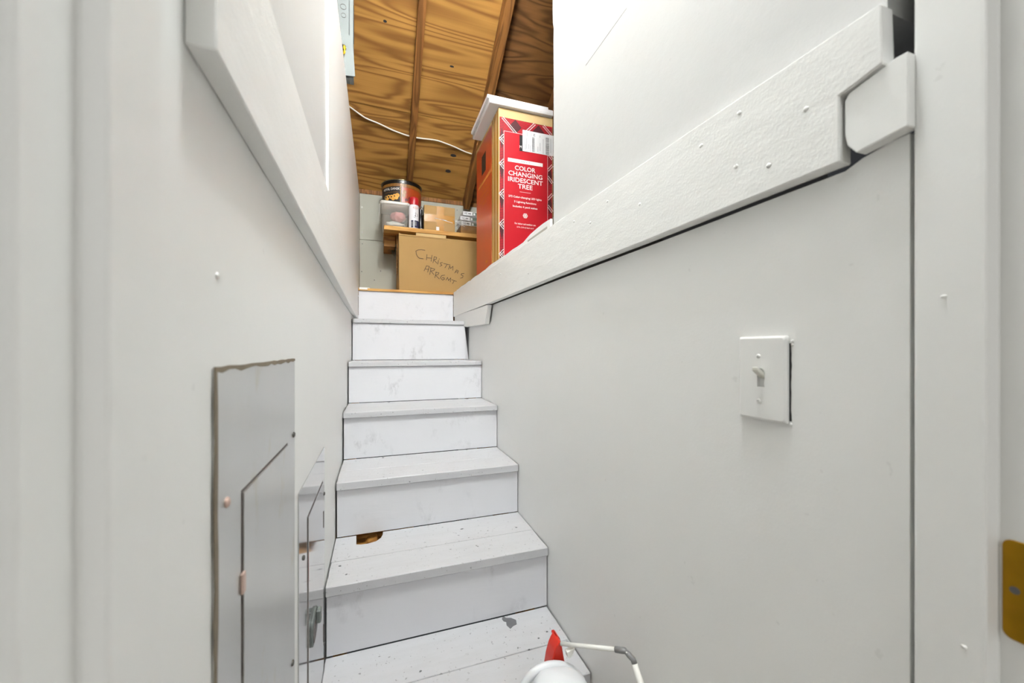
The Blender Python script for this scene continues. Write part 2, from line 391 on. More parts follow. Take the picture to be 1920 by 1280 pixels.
# ledge boards (trim) along both walls
t1 = prism('trim_1', [(.335, .217), (1.0, .204), (1.75, .188), (2.495, .180), (2.495, .372), (1.6, .374), (.335, .376)], 'x', XL+.0002, -.110, 'board_paint', bev=.0012)
struct(t1, 'white painted ledge board along the left wall', 'trim')
def skew(v):   # right board: face drifts inward towards the far end
    k = max(0, min(1, (v.y-.25)/2.25)); v.x -= .013*k; v.z += .012*k*(1 if v.z > .28 else .6); return v
low = [(.284, .206), (.62, .2045), (.9, .206), (1.3, .204), (1.75, .203), (2.50, .205)]
up_ = [(2.50, .358), (2.0, .3555), (1.5, .354), (1.06, .354), (.5, .352), (.247, .349), (.2455, .288), (.268, .2825), (.2845, .279)]
t2 = prism('trim_2', low+up_, 'x', .479, XR-.0005, 'board_paint', bev=.0012, fn=skew)
struct(t2, 'long white painted ledge board along the right wall', 'trim')
for y, z in ((.408, .330), (.319, .284), (.475, .317), (.413, .258), (.365, .238), (.624, .278), (.734, .322), (.806, .297), (.885, .324), (1.2, .25), (1.5, .30)):
    p = skew(Vector((.4788, y, z)))
    obj('nail_dent', blob_me(p, (.0012, .0035, .0028), .5, 2, 2, y), 'board_paint', t2, True)
t3 = prism('trim_3', [(.2275, .216), (.2705, .2105), (.279, .222), (.2815, .235), (.2815, .272), (.2775, .2785), (.238, .288), (.2275, .288)], 'x', .4835, .4998, 'jamb_paint', bev=.001)
struct(t3, 'short grey-white wood block under the near end of the right ledge board', 'trim')
t4 = prism('trim_4', [(2.49, .216), (1.695, .2025), (1.742, .118), (2.19, .130), (2.49, .168)], 'x', .479, XR-.0005, 'board_paint', bev=.001, fn=lambda v: (setattr(v, 'x', v.x-.008), v)[1])
struct(t4, 'small white filler board under the far end of the right ledge', 'trim')
# wavy painted lip between right ledge board and attic floor
pts = []; y = 1.045
lip_t = []; lip_b = []
while y < 2.5:
    lip_t.append((y, ATTIC+.004+.006*random.random()+(.010 if y < 1.25 else 0))); lip_b.append((y, .3565+.006*(y-1.06)/1.44)); y += .045+random.random()*.04
t5 = prism('trim_5', lip_b+lip_t[::-1], 'x', .4830, .4895, 'board_paint', fn=lambda v: (setattr(v, 'x', v.x-.006*(v.y-1.06)), v)[1])
struct(t5, 'wavy white paint lip on top of the right ledge beside the red box', 'trim')

# ------------------------------------------------------------------ door frame and hall behind the camera
DW0, DW1 = .163, .232
wf = prism('wall_front', [(-1.6, FLOOR), (-.124, FLOOR), (-.124, 1.065), (.540, 1.065), (.540, FLOOR), (2.0, FLOOR), (2.0, 1.45), (.62, 1.45), (.62, 2.18), (-.27, 2.18), (-.27, 1.45), (-1.6, 1.45)], 'y', DW0, DW1, 'hall_wall'); struct(wf, 'hall wall around the stair doorway', 'wall')
def jamb(name, outline, z0, z1, lab): return struct(prism(name, outline, 'z', z0, z1, 'jamb_paint', bev=.001), lab, 'door frame')
jamb('trim_6', [(-.1238, DW0), (-.1055, DW0), (-.1055, .1895), (-.097, .190), (-.097, .2285), (-.1238, .232)], FLOOR, 1.045, 'white door jamb with stop strip at the left edge of the photo')
j2 = jamb('trim_7', [(.5398, DW0), (.514, DW0), (.514, .1808), (.4944, .1805), (.4938, .183), (.4944, .2272), (.4962, .2290), (.5398, .2290)], FLOOR, 1.045, 'white door jamb with stop strip at the right edge of the photo')
jamb('trim_8', [(-.1238, DW0), (.5398, DW0), (.5398, .2225), (-.1238, .2225)], 1.0455, 1.0645, 'white head jamb above the doorway')
for y, z in ((.207, .049), (.194, -.265)): obj('paint_drip', blob_me((.4942, y, z), (.0014, .0022, .0017), .3, 2, 2, z), 'jamb_paint', j2, True)
for nm, x0, x1, z0, z1, lab in (('trim_9', -.20, -.1105, FLOOR, 1.14, 'flat white door casing left of the doorway'), ('trim_10', .526, .61, FLOOR, 1.14, 'flat white door casing right of the doorway'), ('trim_11', -.1105, .526, 1.05, 1.14, 'flat white casing over the doorway')):
    struct(box(nm, x0, x1, DW0-.014, DW0-.0005, z0, z1, 'jamb_paint', None, .002), lab, 'door casing')
for nm, a, lab in (('wall_hall_left', (-1.65, -1.6, -2.6, DW1, FLOOR, 1.45), 'left hall wall'), ('wall_hall_right', (2.0, 2.05, -2.6, DW1, FLOOR, 1.45), 'right hall wall'), ('wall_hall_back', (-1.65, 2.05, -2.65, -2.6, FLOOR, 1.45), 'hall wall behind the camera')):
    struct(box(nm, *a, 'hall_wall'), 'plain off-white '+lab, 'wall')
struct(box('ceiling_hall', -1.65, 2.05, -2.65, DW1, 1.45, 1.5, 'hall_wall'), 'plain off-white hall ceiling', 'ceiling')
hl = thing('hall_fill_lamp', (.2, -2.0, 1.40), 'added flush round fill lamp on the hall ceiling behind the camera', 'lamp')  # unseen lamp added to fill the stairs with light from the hall
lathe('fill_lamp_base', (.2, -2.0, 1.43), [(.19, 0), (.19, .0195)], 'porcelain', hl)
lathe('fill_lamp_shade', (.2, -2.0, 1.43), [(.02, -.05), (.10, -.04), (.15, -.02), (.17, -.0005)], 'hall_fill_glow', hl)
BLX, BLY, BLZ = .28, .42, 1.86
bl = thing('globe_lamp', (BLX, BLY, BLZ-.1), 'round opal globe lamp on the stairwell ceiling', 'lamp')
lathe('lamp_holder', (BLX, BLY, 2.09), [(.05, 0), (.06, .01), (.065, .0495)], 'porcelain', bl)
lathe('globe', (BLX, BLY, BLZ), [(.09*math.sin(math.pi*k/12)+.0005, -.09*math.cos(math.pi*k/12)) for k in range(11)]+[(.045, .12), (.045, .2395)], 'bulb_glow', bl, 24)

# near-black slab behind the wall end, shade of the gap put in as colour
struct(box('trim_12', .525, .56, .2295, .2338, FLOOR, 1.04, 'dark_void'), 'dark slab standing in for shade in the gap between right wall and door jamb', 'trim')

# strike plate
sp = thing('strike_plate', (.5138, .160, -.205), 'brass strike plate on the right door jamb', 'strike plate')
def rrect(a0, a1, b0, b1, r, n=4):
    out = []
    for cx, cy, st in ((a1-r, b1-r, 0), (a0+r, b1-r, 90), (a0+r, b0+r, 180), (a1-r, b0+r, 270)):
        for k in range(n+1):
            a = math.radians(st+90*k/n); out.append((cx+r*math.cos(a), cy+r*math.sin(a)))
    return out
prism('plate', rrect(.1505, .1782, -.248, -.163, .006), 'x', .5125, .5139, 'brass', sp, .0003)
obj('screw', lathe_me((0, 0, 0), [(.0001, 0), (.003, .0), (.0032, .0006), (.0005, .001)], 12), 'screw_metal', sp)
o = bpy.data.objects['screw']; o.data.transform(Matrix.Translation(W[sp.name])); o.data.transform(Matrix.Translation((.5126, .171, -.205)) @ Matrix.Rotation(-math.pi/2, 4, 'Y')); o.data.transform(Matrix.Translation(-W[sp.name]))

# ------------------------------------------------------------------ staircase
st = thing('staircase', (.185, .84, FLOOR), 'steep white painted wooden staircase with worn plank treads', 'staircase')
def ragged(x0, x1, y0, y1, n=7, a=.0016, mid=True):
    """plan outline of a tread plank with slightly uneven ends"""
    L = [(x0+random.uniform(0, a), y0+(y1-y0)*k/n) for k in range(n+1)]
    R = [(x1-random.uniform(0, a), y1-(y1-y0)*k/n) for k in range(n+1)]
    return L+R
LX = [-.127, -.1265, -.126, -.126, -.126, -.1265]; RXs = [.497, .4975, .498, .498, .498, .4715]
for k in range(6):
    z = TZ[k]; th = .026 if k in (0, 1, 2) else .022
    y0, y1 = NY[k], RY[k+1]-.0015 if k < 5 else RY[6]-.001
    seam = y0+(y1-y0)*(.46 if k != 0 else .45)
    prism('nosing_plank', ragged(LX[k], RXs[k], y0, seam-.0011), 'z', z-th, z, 'tread_paint', st, .0018)
    if k == 1:   # back plank with a D-shaped hole against the riser
        nl = [(LX[k], seam), (RXs[k], seam), (RXs[k], y1), (.017, y1), (.016, y1-.02), (.010, y1-.042), (-.004, y1-.060), (-.028, y1-.068), (-.05, y1-.067), (-.063, y1-.062), (-.066, y1), (LX[k], y1)]
        prism('tread_plank', nl, 'z', z-th, z-.0006, 'tread_paint', st)
    else:
        prism('tread_plank', ragged(LX[k], RXs[k], seam+.0011, y1), 'z', z-th, z-.0006, 'tread_paint', st, .0012)
for k in range(7):
    z0 = (TZ[k-1]+.0018) if k else FLOOR
    z1 = TZ[k]-(.026 if k in (0, 1, 2) else .022)-.0012
    if k == 6: z1 = ATTIC-.0145
    xl, xr = (LX[k]+.002, RXs[k]-.001) if k < 6 else (-.1085, .4655)
    if k == 6: pts = [(-.125, z0), (.4655, z0), (.4655, z1), (-.1085, z1), (-.1085, .21), (-.125, .17)]
    elif k == 5: pts = [(xl, z0), (.4975, z0), (.474, z1), (xl, z1)]
    else: pts = [(xl, z0), (xr, z0), (xr, z1), (xl, z1)]
    prism('riser', pts, 'y', RY[k], RY[k]+.018, 'riser_paint', st)
    if k < 6:   # thin nosing shadow strip under each nose
        pass
prism('bare_patch', [(.347, 1.091), (.352, 1.096), (.356, 1.0985), (.360, 1.091), (.374, 1.086), (.385, 1.073), (.381, 1.056), (.370, 1.053), (.358, 1.045), (.352, 1.062), (.355, 1.075), (.349, 1.080)], 'z', TZ[0]-.0003, TZ[0]+.0004, 'bare_grey', st)
for x, y, r in ((.452, 1.0, .004), (.42, .985, .0035), (.38, .955, .0045), (.47, .91, .006), (.10, .98, .004), (.03, .95, .004), (.455, .975, .003)):
    prism('bare_fleck', [(x+r*math.cos(a)*random.uniform(.6, 1.2), y+.7*r*math.sin(a)*random.uniform(.6, 1.2)) for a in [i*math.pi/4 for i in range(8)]], 'z', TZ[0]-.0002, TZ[0]+.0004, 'bare_grey', st)
for x, y, z, r in ((.02, 1.62, TZ[2], .006), (.05, 1.885, TZ[3], .009), (.42, 1.890, TZ[3], .008), (.36, 1.63, TZ[2], .005), (-.1, 1.19, TZ[1], .006), (.27, 1.30, TZ[1], .006), (.45, 1.25, TZ[1], .004), (-.08, 1.14, TZ[1], .004)):
    prism('bare_fleck', [(x+r*math.cos(a)*random.uniform(.5, 1.2), y+.6*r*math.sin(a)*random.uniform(.5, 1.2)) for a in [i*math.pi/4 for i in range(8)]], 'z', z-.0004, z+.0004, 'bare_grey', st)
box('blocking', -.115, .09, 1.285, 1.47, -.70, -.643, 'raw_wood', st, .003)
box('blocking', -.115, .12, 1.405, 1.44, -.642, -.60, 'raw_wood', st, .003)
prism('blocking', [(-.04, -.6425), (.005, -.6425), (-.002, -.627), (-.03, -.632)], 'y', 1.32, 1.40, 'raw_wood', st, .002)
# stringers under the planks
for x0 in (-.118, .455):
    pts = [(RY[0]+.05, FLOOR)]
    for k in range(6):
        pts += [(RY[k]+.08, TZ[k]-.10), (RY[k+1]+.08, TZ[k]-.10)]
    pts += [(RY[6]+.05, .12), (RY[0]+.35, FLOOR)]
    prism('stringer', pts, 'x', x0, x0+.034 if x0 > 0 else x0+.03, 'raw_wood', st)

# ------------------------------------------------------------------ electrical panels on the left wall
def panel(root_loc, label, y0, y1, z0, z1, dy0, dy1, dz1, mat, screws, latch):
    p = thing('electrical_panel', root_loc, label, 'electrical panel')
    X0 = XL+.0003
    out = [(y0, z0), (y1, z0), (y1, z1), (y0, z1)]
    prism('cover', out, 'x', X0, X0+.0016, mat, p, .0004)
    d = prism('panel_door', [(dy0, z0+.06), (dy1, z0+.06), (dy1, dz1), (dy0, dz1)], 'x', X0+.0019, X0+.0034, mat, p, .0005)
    for a in ((dy0-.003, dy0-.0006, z0+.06, dz1), (dy1+.0006, dy1+.0022, z0+.06, dz1), (dy0-.003, dy1+.002, dz1+.0006, dz1+.0026)):
        prism('door_gap', [(a[0], a[2]), (a[1], a[2]), (a[1], a[3]), (a[0], a[3])], 'x', X0+.0015, X0+.0019, 'steel_dark', p)
    for y, z, m in screws:
        me = lathe_me((0, 0, 0), [(.0048, 0), (.0045, .0014), (.003, .0026), (.0005, .003)], 14)
        me.transform(Matrix.Translation((X0+.0015, y, z)) @ Matrix.Rotation(math.pi/2, 4, 'Y')); obj('screw', me, m, p, True)
    return p, d, X0
p1, d1, X0 = panel((XL, .55, -.75), 'dull grey metal breaker panel nearest the camera, with rusty left edge', .385, .715, -.76, -.0155, .455, .657, -.143, 'panel_steel',
    ((.412, -.137, 'screw_pink'), (.704, -.137, 'screw_metal'), (.696, -.498, 'screw_metal')), None)
box('door_catch', X0+.0015, X0+.0045, .4485, .4575, -.243, -.222, 'screw_pink', d1, .001)
ed = [(.3845+random.uniform(-.0015, .0015), -.76+.745*i/24) for i in range(25)]
ei = [(.391+random.uniform(-.002, .003), -.76+.745*i/24) for i in range(25)]
prism('rusty_edge', ed+ei[::-1], 'x', X0+.0012, X0+.0022, 'panel_rust', p1)
eb = [(.385+.33*i/20, -.0195+random.uniform(-.0015, .0015)) for i in range(21)]; et = [(.385+.33*i/20, -.0150+random.uniform(-.0003, .0008)) for i in range(21)]
prism('rusty_edge', eb+et[::-1], 'x', X0+.0012, X0+.0021, 'panel_rust', p1)
p2, d2, X0 = panel((XL, .92, -.90), 'shiny steel breaker panel next to the lowest risers', .751, 1.090, -.90, -.248, .841, 1.054, -.326, 'panel_steel_shiny',
    ((1.080, -.364, 'screw_metal'), (.795, -.381, 'screw_metal'), (1.080, -.742, 'screw_metal')), None)
lt = prism('latch', rrect(.86, .925, -.60, -.545, .012), 'x', X0+.003, X0+.0075, 'steel_grey', d2, .001)
prism('latch_pull', rrect(.87, .90, -.597, -.562, .008), 'x', X0+.0073, X0+.0085, 'steel_dark', d2)
box('latch_tab', X0+.007, X0+.017, .90, .918, -.575, -.548, 'steel_grey', d2, .002)
for z in (-.42, -.70): box('hinge', X0+.0015, X0+.0042, 1.055, 1.060, z-.02, z+.02, 'steel_dark', d2)

# ------------------------------------------------------------------ light switch
ls = thing('light_switch', (XR, .388, -.096), 'white toggle light switch on the right wall', 'light switch')
yc, zc = .3875, -.039
bm = bmesh.new()
o1 = rrect(.353, .422, -.096, .018, .003, 2); o2 = rrect(.356, .419, -.093, .015, .003, 2)
hole = [(.382, -.051), (.393, -.051), (.393, -.0255), (.382, -.0255)]
A = [bm.verts.new((XR-.0006, *p)) for p in o1]; B = [bm.verts.new((XR-.0045, *p)) for p in o1]; Cc = [bm.verts.new((XR-.0068, *p)) for p in o2]
n = len(A)
for i in range(n):
    j = (i+1) % n
    bm.faces.new((A[i], A[j], B[j], B[i])); bm.faces.new((B[i], B[j], Cc[j], Cc[i]))
Hh = [bm.verts.new((XR-.0068, *p)) for p in hole]; Hb = [bm.verts.new((XR-.002, *p)) for p in hole]
es = [bm.edges.new((Cc[i], Cc[(i+1) % n])) if not bm.edges.get((Cc[i], Cc[(i+1) % n])) else bm.edges.get((Cc[i], Cc[(i+1) % n])) for i in range(n)]
es += [bm.edges.new((Hh[i], Hh[(i+1) % 4])) for i in range(4)]
bmesh.ops.triangle_fill(bm, edges=es, use_beauty=True)
for i in range(4): bm.faces.new((Hh[i], Hh[(i+1) % 4], Hb[(i+1) % 4], Hb[i]))
bm.faces.new(Hb)
obj('wall_plate', fin(bm), 'switch_plastic', ls)
tgl = prism('toggle', [(-.004, -.0005), (.004, -.0005), (.0032, .016), (-.0032, .016)], 'z', -.0045, .0045, 'switch_toggle', ls, .0012,
    fn=lambda v: Vector((XR-.003-v.y*.93-abs(v.z)*0, yc+v.z, -.036+v.x*.9+v.y*.62)))
for z in (-.009, -.070):
    me = lathe_me((0, 0, 0), [(.0030, 0), (.0028, .0008), (.0012, .0013)], 14); me.transform(Matrix.Translation((XR-.0067, .3905, z)) @ Matrix.Rotation(-math.pi/2, 4, 'Y'))
    s_ = obj('screw', me, 'switch_plastic', ls, True)
    box('screw_slot', XR-.0082, XR-.0078, .3890, .3920, z-.0003, z+.0003, 'bare_grey', s_)
gp = [(.3535+random.uniform(-.0003, .0003), -.092+.1*i/14) for i in range(15)]; gq = [(.3505+random.uniform(-.0006, .0006), -.092+.1*i/14) for i in range(15)]
prism('torn_gap', gp+gq[::-1], 'x', XR-.0005, XR-.0002, 'print_black', ls)
for y, z in ((.349, .011), (.3488, .006), (.351, -.0955)): obj('paint_crumb', blob_me((XR-.0008, y, z), (.0012, .0018, .0016), .4, 3, 2, y+z), 'wall_paint', ls, True)

# ------------------------------------------------------------------ junction box above the half wall
jb = thing('junction_box', (-.14, 1.80, 1.13), 'grey metal electrical box with hanging cover and yellow wire nut above half wall', 'electrical box')
box('housing', -.21, -.112, 1.752, 1.79, 1.132, 1.56, 'steel_grey', jb, .001)
box('flange', -.1115, -.096, 1.747, 1.79, 1.132, 1.56, 'steel_grey', jb, .001)
box('side_slot', -.0958, -.0945, 1.76, 1.78, 1.30, 1.45, 'dark_void', jb)
cv = prism('cover_plate', [(-.150, 1.130), (-.0885, 1.137), (-.0985, 1.300), (-.150, 1.312)], 'y', 1.738, 1.7405, 'steel_grey', jb, .0004)
lathe_ring = []
for x, z, r in ((-.135, 1.425, .011), (-.134, 1.390, .009)):
    obj('knockout', tube_me([(x+r*math.cos(a*math.pi/8), 1.7515, z+r*math.sin(a*math.pi/8)) for a in range(17)], .0007, 5), 'steel_dark', jb)
prism('wire_hole', [(-.134+.010*math.cos(a*math.pi/8), 1.247+.010*math.sin(a*math.pi/8)) for a in range(16)], 'y', 1.7372, 1.7379, 'dark_void', cv)
obj('hole_rim', tube_me([(-.134+.0115*math.cos(a*math.pi/8), 1.7375, 1.247+.0115*math.sin(a*math.pi/8)) for a in range(17)], .0012, 6), 'screw_metal', cv)
tube('wire_nut', [(-.130, 1.737, 1.252), (-.128, 1.730, 1.238), (-.129, 1.727, 1.222), (-.131, 1.727, 1.212)], [.004, .0062, .0052, .003], 'wire_yellow', cv)
wst = box('wall_stud', -.21, -.165, 1.795, 1.885, 1.1005, 1.70, 'rafter_wood', None, .002); tag(wst, 'wooden stud behind the grey electrical box on the half wall', 'stud')

# white cable drooping across the plywood
cab_pts = [(-.30, 2.44), (-.171, 2.46), (-.12, 2.485), (-.07, 2.508), (.006, 2.522), (.085, 2.543), (.174, 2.558), (.251, 2.561), (.369, 2.555), (.478, 2.573), (.56, 2.592), (.608, 2.598)]
path = []
for i in range(len(cab_pts)-1):
    for k in range(4):
        t = k/4; path.append(roof(cab_pts[i][0]*(1-t)+cab_pts[i+1][0]*t, roof_s(cab_pts[i][1]*(1-t)+cab_pts[i+1][1]*t)+.0, .008))
path.append(roof(.608, roof_s(2.598), .008))
sm = [path[0]]+[(path[i-1]+path[i]*2+path[i+1])/4 for i in range(1, len(path)-1)]+[path[-1]]
tag(tube('cable', sm, .0042, 'cable_white', None, 8), 'white electric cable running across the plywood roof', 'cable')

# ------------------------------------------------------------------ landing: christmas box, shelf and what stands on it
cb = thing('cardboard_box', (.38, 2.70, ATTIC), 'large cardboard box with handwritten CHRISTMAS lettering on the landing', 'box')
box('carton', .127, .655, 2.53, 2.885, ATTIC+.001, .718, 'cardboard', cb, .004, 2, .002)
prism('top_flap', [(.126, .7185), (.40, .7185), (.655, .7185), (.655, .723), (.40, .7245), (.137, .7275), (.130, .733), (.126, .730)], 'y', 2.530, 2.70, 'cardboard', cb)
prism('top_flap', [(.127, .7185), (.655, .7185), (.655, .722), (.127, .724)], 'y', 2.705, 2.885, 'cardboard_edge', cb)
strokes = [
 [(785,795),(745,788),(715,791),(688,805),(692,840),(705,865),(725,883),(765,888)],
 [(805,840),(800,900)], [(860,845),(850,915)], [(803,875),(855,880)],
 [(885,860),(870,930)], [(885,862),(910,870),(905,890),(878,897),(915,935)],
 [(930,900),(922,945)], [(938,884),(941,889)],
 [(975,925),(950,930),(955,945),(968,955),(945,968)],
 [(985,935),(1060,950)], [(1025,945),(1000,985)],
 [(1040,1000),(1055,960),(1062,990),(1090,965),(1088,1010)],
 [(1110,1040),(1130,1005),(1150,1015),(1140,1045)], [(1118,1025),(1145,1030)],
 [(1216,1044),(1188,1046),(1180,1060),(1204,1071),(1200,1090),(1174,1098)],
 [(775,1020),(800,965),(830,970),(812,1035)], [(790,1000),(825,1005)],
 [(850,985),(835,1060)], [(838,985),(890,1000),(880,1015),(848,1022),(880,1060)],
 [(905,1030),(890,1095)], [(900,1035),(935,1040),(925,1060),(897,1067),(940,1108)],
 [(1000,1065),(965,1070),(950,1095),(975,1120),(995,1110),(992,1095),(970,1095)],
 [(1012,1120),(1030,1090),(1040,1125),(1065,1095),(1060,1140)],
 [(1075,1115),(1130,1135)], [(1105,1125),(1085,1160)]]
bm = bmesh.new()
def ribbon(bm, pl, wdt, y):
    for a, b in zip(pl, pl[1:]):
        a = Vector(a); b = Vector(b); d = (b-a)
        if d.length < 1e-6: continue
        d.normalize(); n_ = Vector((-d.y, d.x))*wdt; a = a-d*wdt*.6; b = b+d*wdt*.6
        q = [a+n_, b+n_, b-n_, a-n_]
        bm.faces.new([bm.verts.new((v.x, y, v.y)) for v in q])
for s_ in strokes:
    pl = []
    for cx, cy in s_:
        dx = (660+cx/5.82)-748; dy = (330+cy/5.82)-432-.055*dx
        pl.append((.1265+dx*.00343, .744-dy*.00340))
    if s_[0] == (775, 1020): obj('handwritten_word', fin(bm), 'ink', cb); bm = bmesh.new()
    ribbon(bm, pl, .0017, 2.5267)
obj('handwritten_word', fin(bm), 'ink', cb)
box('cardboard_strip', .235, .43, 2.575, 2.60, .7275, .7575, 'cardboard_pale', cb, .001)

sh = thing('wall_shelf', (.5, 2.75, .69), 'rough pine plank shelf on the attic back wall', 'shelf')
box('plank', .037, 1.05, 2.57, 2.918, .758, .785, 'pine_wood', sh, .002)
box('bracket', .040, .112, 2.70, 2.918, .685, .7575, 'brown_wood', sh, .002)
box('bracket', .95, 1.0, 2.70, 2.918, .685, .7575, 'brown_wood', sh, .002)
box('post', .118, .1255, 2.66, 2.70, .50, .7575, 'brown_wood', sh, .001)

# clear tub with contents
tb = thing('storage_tub', (.105, 2.67, .785), 'clear plastic tub with pale lid under the cookie tin', 'container')
cx, cy = .108, 2.69
def rr_loft(name, levels, mat, parent, cap_top=False, n=5):
    bm = bmesh.new(); rings = []
    for hx, hy, z, r in levels: rings.append([bm.verts.new((cx+p[0], cy+p[1], z)) for p in rrect(-hx, hx, -hy, hy, r, n)])
    m_ = len(rings[0])
    for a, b in zip(rings, rings[1:]):
        for i in range(m_): bm.faces.new((a[i], a[(i+1) % m_], b[(i+1) % m_], b[i]))
    bm.faces.new(rings[0])
    if cap_top: bm.faces.new(rings[-1])
    return autosmooth(obj(name, fin(bm), mat, parent), 50)
rr_loft('tub_body', [(.074, .090, .7855, .02), (.080, .096, .80, .022), (.083, .099, .888, .024), (.087, .103, .892, .024), (.088, .104, .927, .024)], 'clear_plastic', tb)
rr_loft('lid', [(.092, .108, .9275, .026), (.094, .110, .930, .026), (.094, .110, .943, .026), (.090, .105, .9475, .024)], 'lid_plastic', tb, True)
box('handle', .008, .0155, 2.60, 2.74, .85, .927, 'clear_plastic', tb, .003)
bun = obj('cloth_bundle', blob_me((.130, 2.68, .877), (.048, .055, .030), .35, 2.2, 3, 1), 'pink_cloth', None, True); tag(bun, 'pink bundle inside the clear plastic tub', 'bundle')
bun2 = obj('cloth_bundle', blob_me((.108, 2.665, .816), (.056, .05, .022), .3, 2.4, 3, 4), 'white_cloth', None, True); tag(bun2, 'white tissue bundle at the bottom of the clear plastic tub', 'bundle')

# cookie tin
TC = (.157, 2.765, .9485); TR = .130; TH_ = .165
tin = thing('cookie_tin', TC, 'large round dark cookie tin standing on the plastic tub', 'tin')
lathe('tin_body', TC, [(TR-.003, 0), (TR-.001, .002), (TR-.001, .141), (TR-.001, .1415)], 'tin_black', tin, 64)
lathe('tin_lid', TC, [(TR+.001, .1418), (TR+.0012, .159), (TR+.003, .161), (TR+.003, TH_), (TR-.004, TH_+.001)], 'tin_black', tin, 64)
obj('rim', tube_me([(TC[0]+(TR+.0025)*math.cos(a*math.pi/32), TC[1]+(TR+.0025)*math.sin(a*math.pi/32), TC[2]+TH_-.002) for a in range(65)], .0028, 6), 'tin_metal', tin, True)
def tin_fn(rad):   # (arc length from the point facing the camera, height, depth) -> world
    a0 = math.atan2(-TC[1], -TC[0])
    return lambda v: Vector((TC[0]+(rad+v.z)*math.cos(a0+v.x/rad), TC[1]+(rad+v.z)*math.sin(a0+v.x/rad), TC[2]+v.y))
TF = tin_fn(TR)
def cyl_patch(name, outline, mat, d, parent, fn=TF, n=18):
    """outline given as (arc, h) star-shaped polygon or rect grid"""
    (a0, a1, h0, h1) = outline
    bm = bmesh.new(); v0 = []
    for i in range(n+1):
        a = a0+(a1-a0)*i/n; v0.append((bm.verts.new(fn(Vector((a, h0, d)))), bm.verts.new(fn(Vector((a, h1, d))))))
    for p, q in zip(v0, v0[1:]): bm.faces.new((p[0], q[0], q[1], p[1]))
    return obj(name, fin(bm), mat, parent)
cyl_patch('gold_band', (-.17, .19, .118, .139), 'tin_gold', .0006, tin)
cyl_patch('orange_print', (.0, .185, .012, .117), 'tin_orange', .0006, tin)
cyl_patch('black_print', (-.150, -.008, .004, .120), 'print_black', .0008, tin)
cyl_patch('print_border', (-.009, -.006, .004, .120), 'tin_cookie', .0012, tin, n=2)
for i, (a, h, r) in enumerate(((-.112, .030, .013), (-.090, .032, .013), (-.068, .029, .014), (-.046, .033, .0145), (-.028, .038, .0145), (-.10, .018, .012), (-.055, .018, .013), (-.034, .022, .012))):
    bm = bmesh.new(); bm.faces.new([bm.verts.new(TF(Vector((a+r*math.cos(k*math.pi/8), h+.022+r*math.sin(k*math.pi/8), .0010+.0001*i)))) for k in range(16)]); obj('cookie_print', fin(bm), 'tin_cookie', tin)
for a, h, r in ((.012, .05, .013), (.018, .07, .012), (.055, .03, .013), (.03, .02, .009)):
    bm = bmesh.new(); bm.faces.new([bm.verts.new(TF(Vector((a+r*math.cos(k*math.pi/6), h+.015+r*1.2*math.sin(k*math.pi/6), .0010+a*.002)))) for k in range(12)]); obj('fruit_print', fin(bm), 'tin_gold' if a < .02 else 'plaid_dark', tin)
text('lettering', 'ROYAL DANSK', TF, -.074, .104, 'print_white', tin, width=.124, height=.015, depth=.0014)
text('lettering', 'Danish Butter Cookies', TF, -.070, .083, 'tin_gold', tin, width=.10, height=.008, depth=.0014)

# spray can
SC = (.224, 2.606, .7855)
can = thing('spray_can', SC, 'white spray paint can with a dark red cap on the shelf', 'spray can')
lathe('can_body', SC, [(.030, 0), (.0325, .002), (.0325, .148), (.030, .153), (.026, .156)], 'can_white', can, 32)
lathe('cap', SC, [(.0315, .1535), (.0318, .170), (.0305, .196), (.027, .203), (.01, .2045)], 'cap_red', can, 32)
def can_fn(v):
    a0 = math.atan2(-SC[1], -SC[0]); r = .0327
    return Vector((SC[0]+(r+v.z)*math.cos(a0+v.x/r), SC[1]+(r+v.z)*math.sin(a0+v.x/r), SC[2]+v.y))
cyl_patch('navy_print', (-.018, .045, .004, .050), 'can_navy', .0003, can, can_fn)
cyl_patch('white_stripe', (-.002, .003, .002, .055), 'can_white', .0006, can, can_fn, 2)
cyl_patch('grey_print', (-.015, -.005, .010, .042), 'print_grey', .0006, can, can_fn, 4)
cyl_patch('grey_print', (.006, .018, .016, .044), 'print_grey', .0006, can, can_fn, 4)
def oval(name, a, h, ra, rh, d, mat):
    bm = bmesh.new(); bm.faces.new([bm.verts.new(can_fn(Vector((a+ra*math.cos(k*math.pi/10), h+rh*math.sin(k*math.pi/10), d)))) for k in range(20)]); return obj(name, fin(bm), mat, can)
oval('logo_oval', .012, .132, .0165, .0085, .0012, 'cap_red'); oval('logo_oval', .012, .132, .0145, .0068, .0016, 'print_white')
text('lettering', 'KRYLON', can_fn, .012, .132, 'cap_red', can, width=.024, height=.006, depth=.0022)
text('lettering', 'FLAT', can_fn, .014, .112, 'print_grey', can, width=.012, height=.004, depth=.0008)
bm = bmesh.new()
for s_ in ([(.002, .098), (.022, .094)], [(.014, .104), (.006, .066), (-.002, .072)], [(.002, .082), (.024, .078), (.023, .092)], [(.01, .088), (.013, .075)]):
    for (a, h), (a2, h2) in zip(s_, s_[1:]):
        d = Vector((a2-a, h2-h)).normalized()*.0011; q = [(a-d.y, h+d.x), (a2-d.y, h2+d.x), (a2+d.y, h2-d.x), (a+d.y, h-d.x)]
        bm.faces.new([bm.verts.new(can_fn(Vector((p[0], p[1], .0008)))) for p in q])
obj('script_print', fin(bm), 'print_black', can)

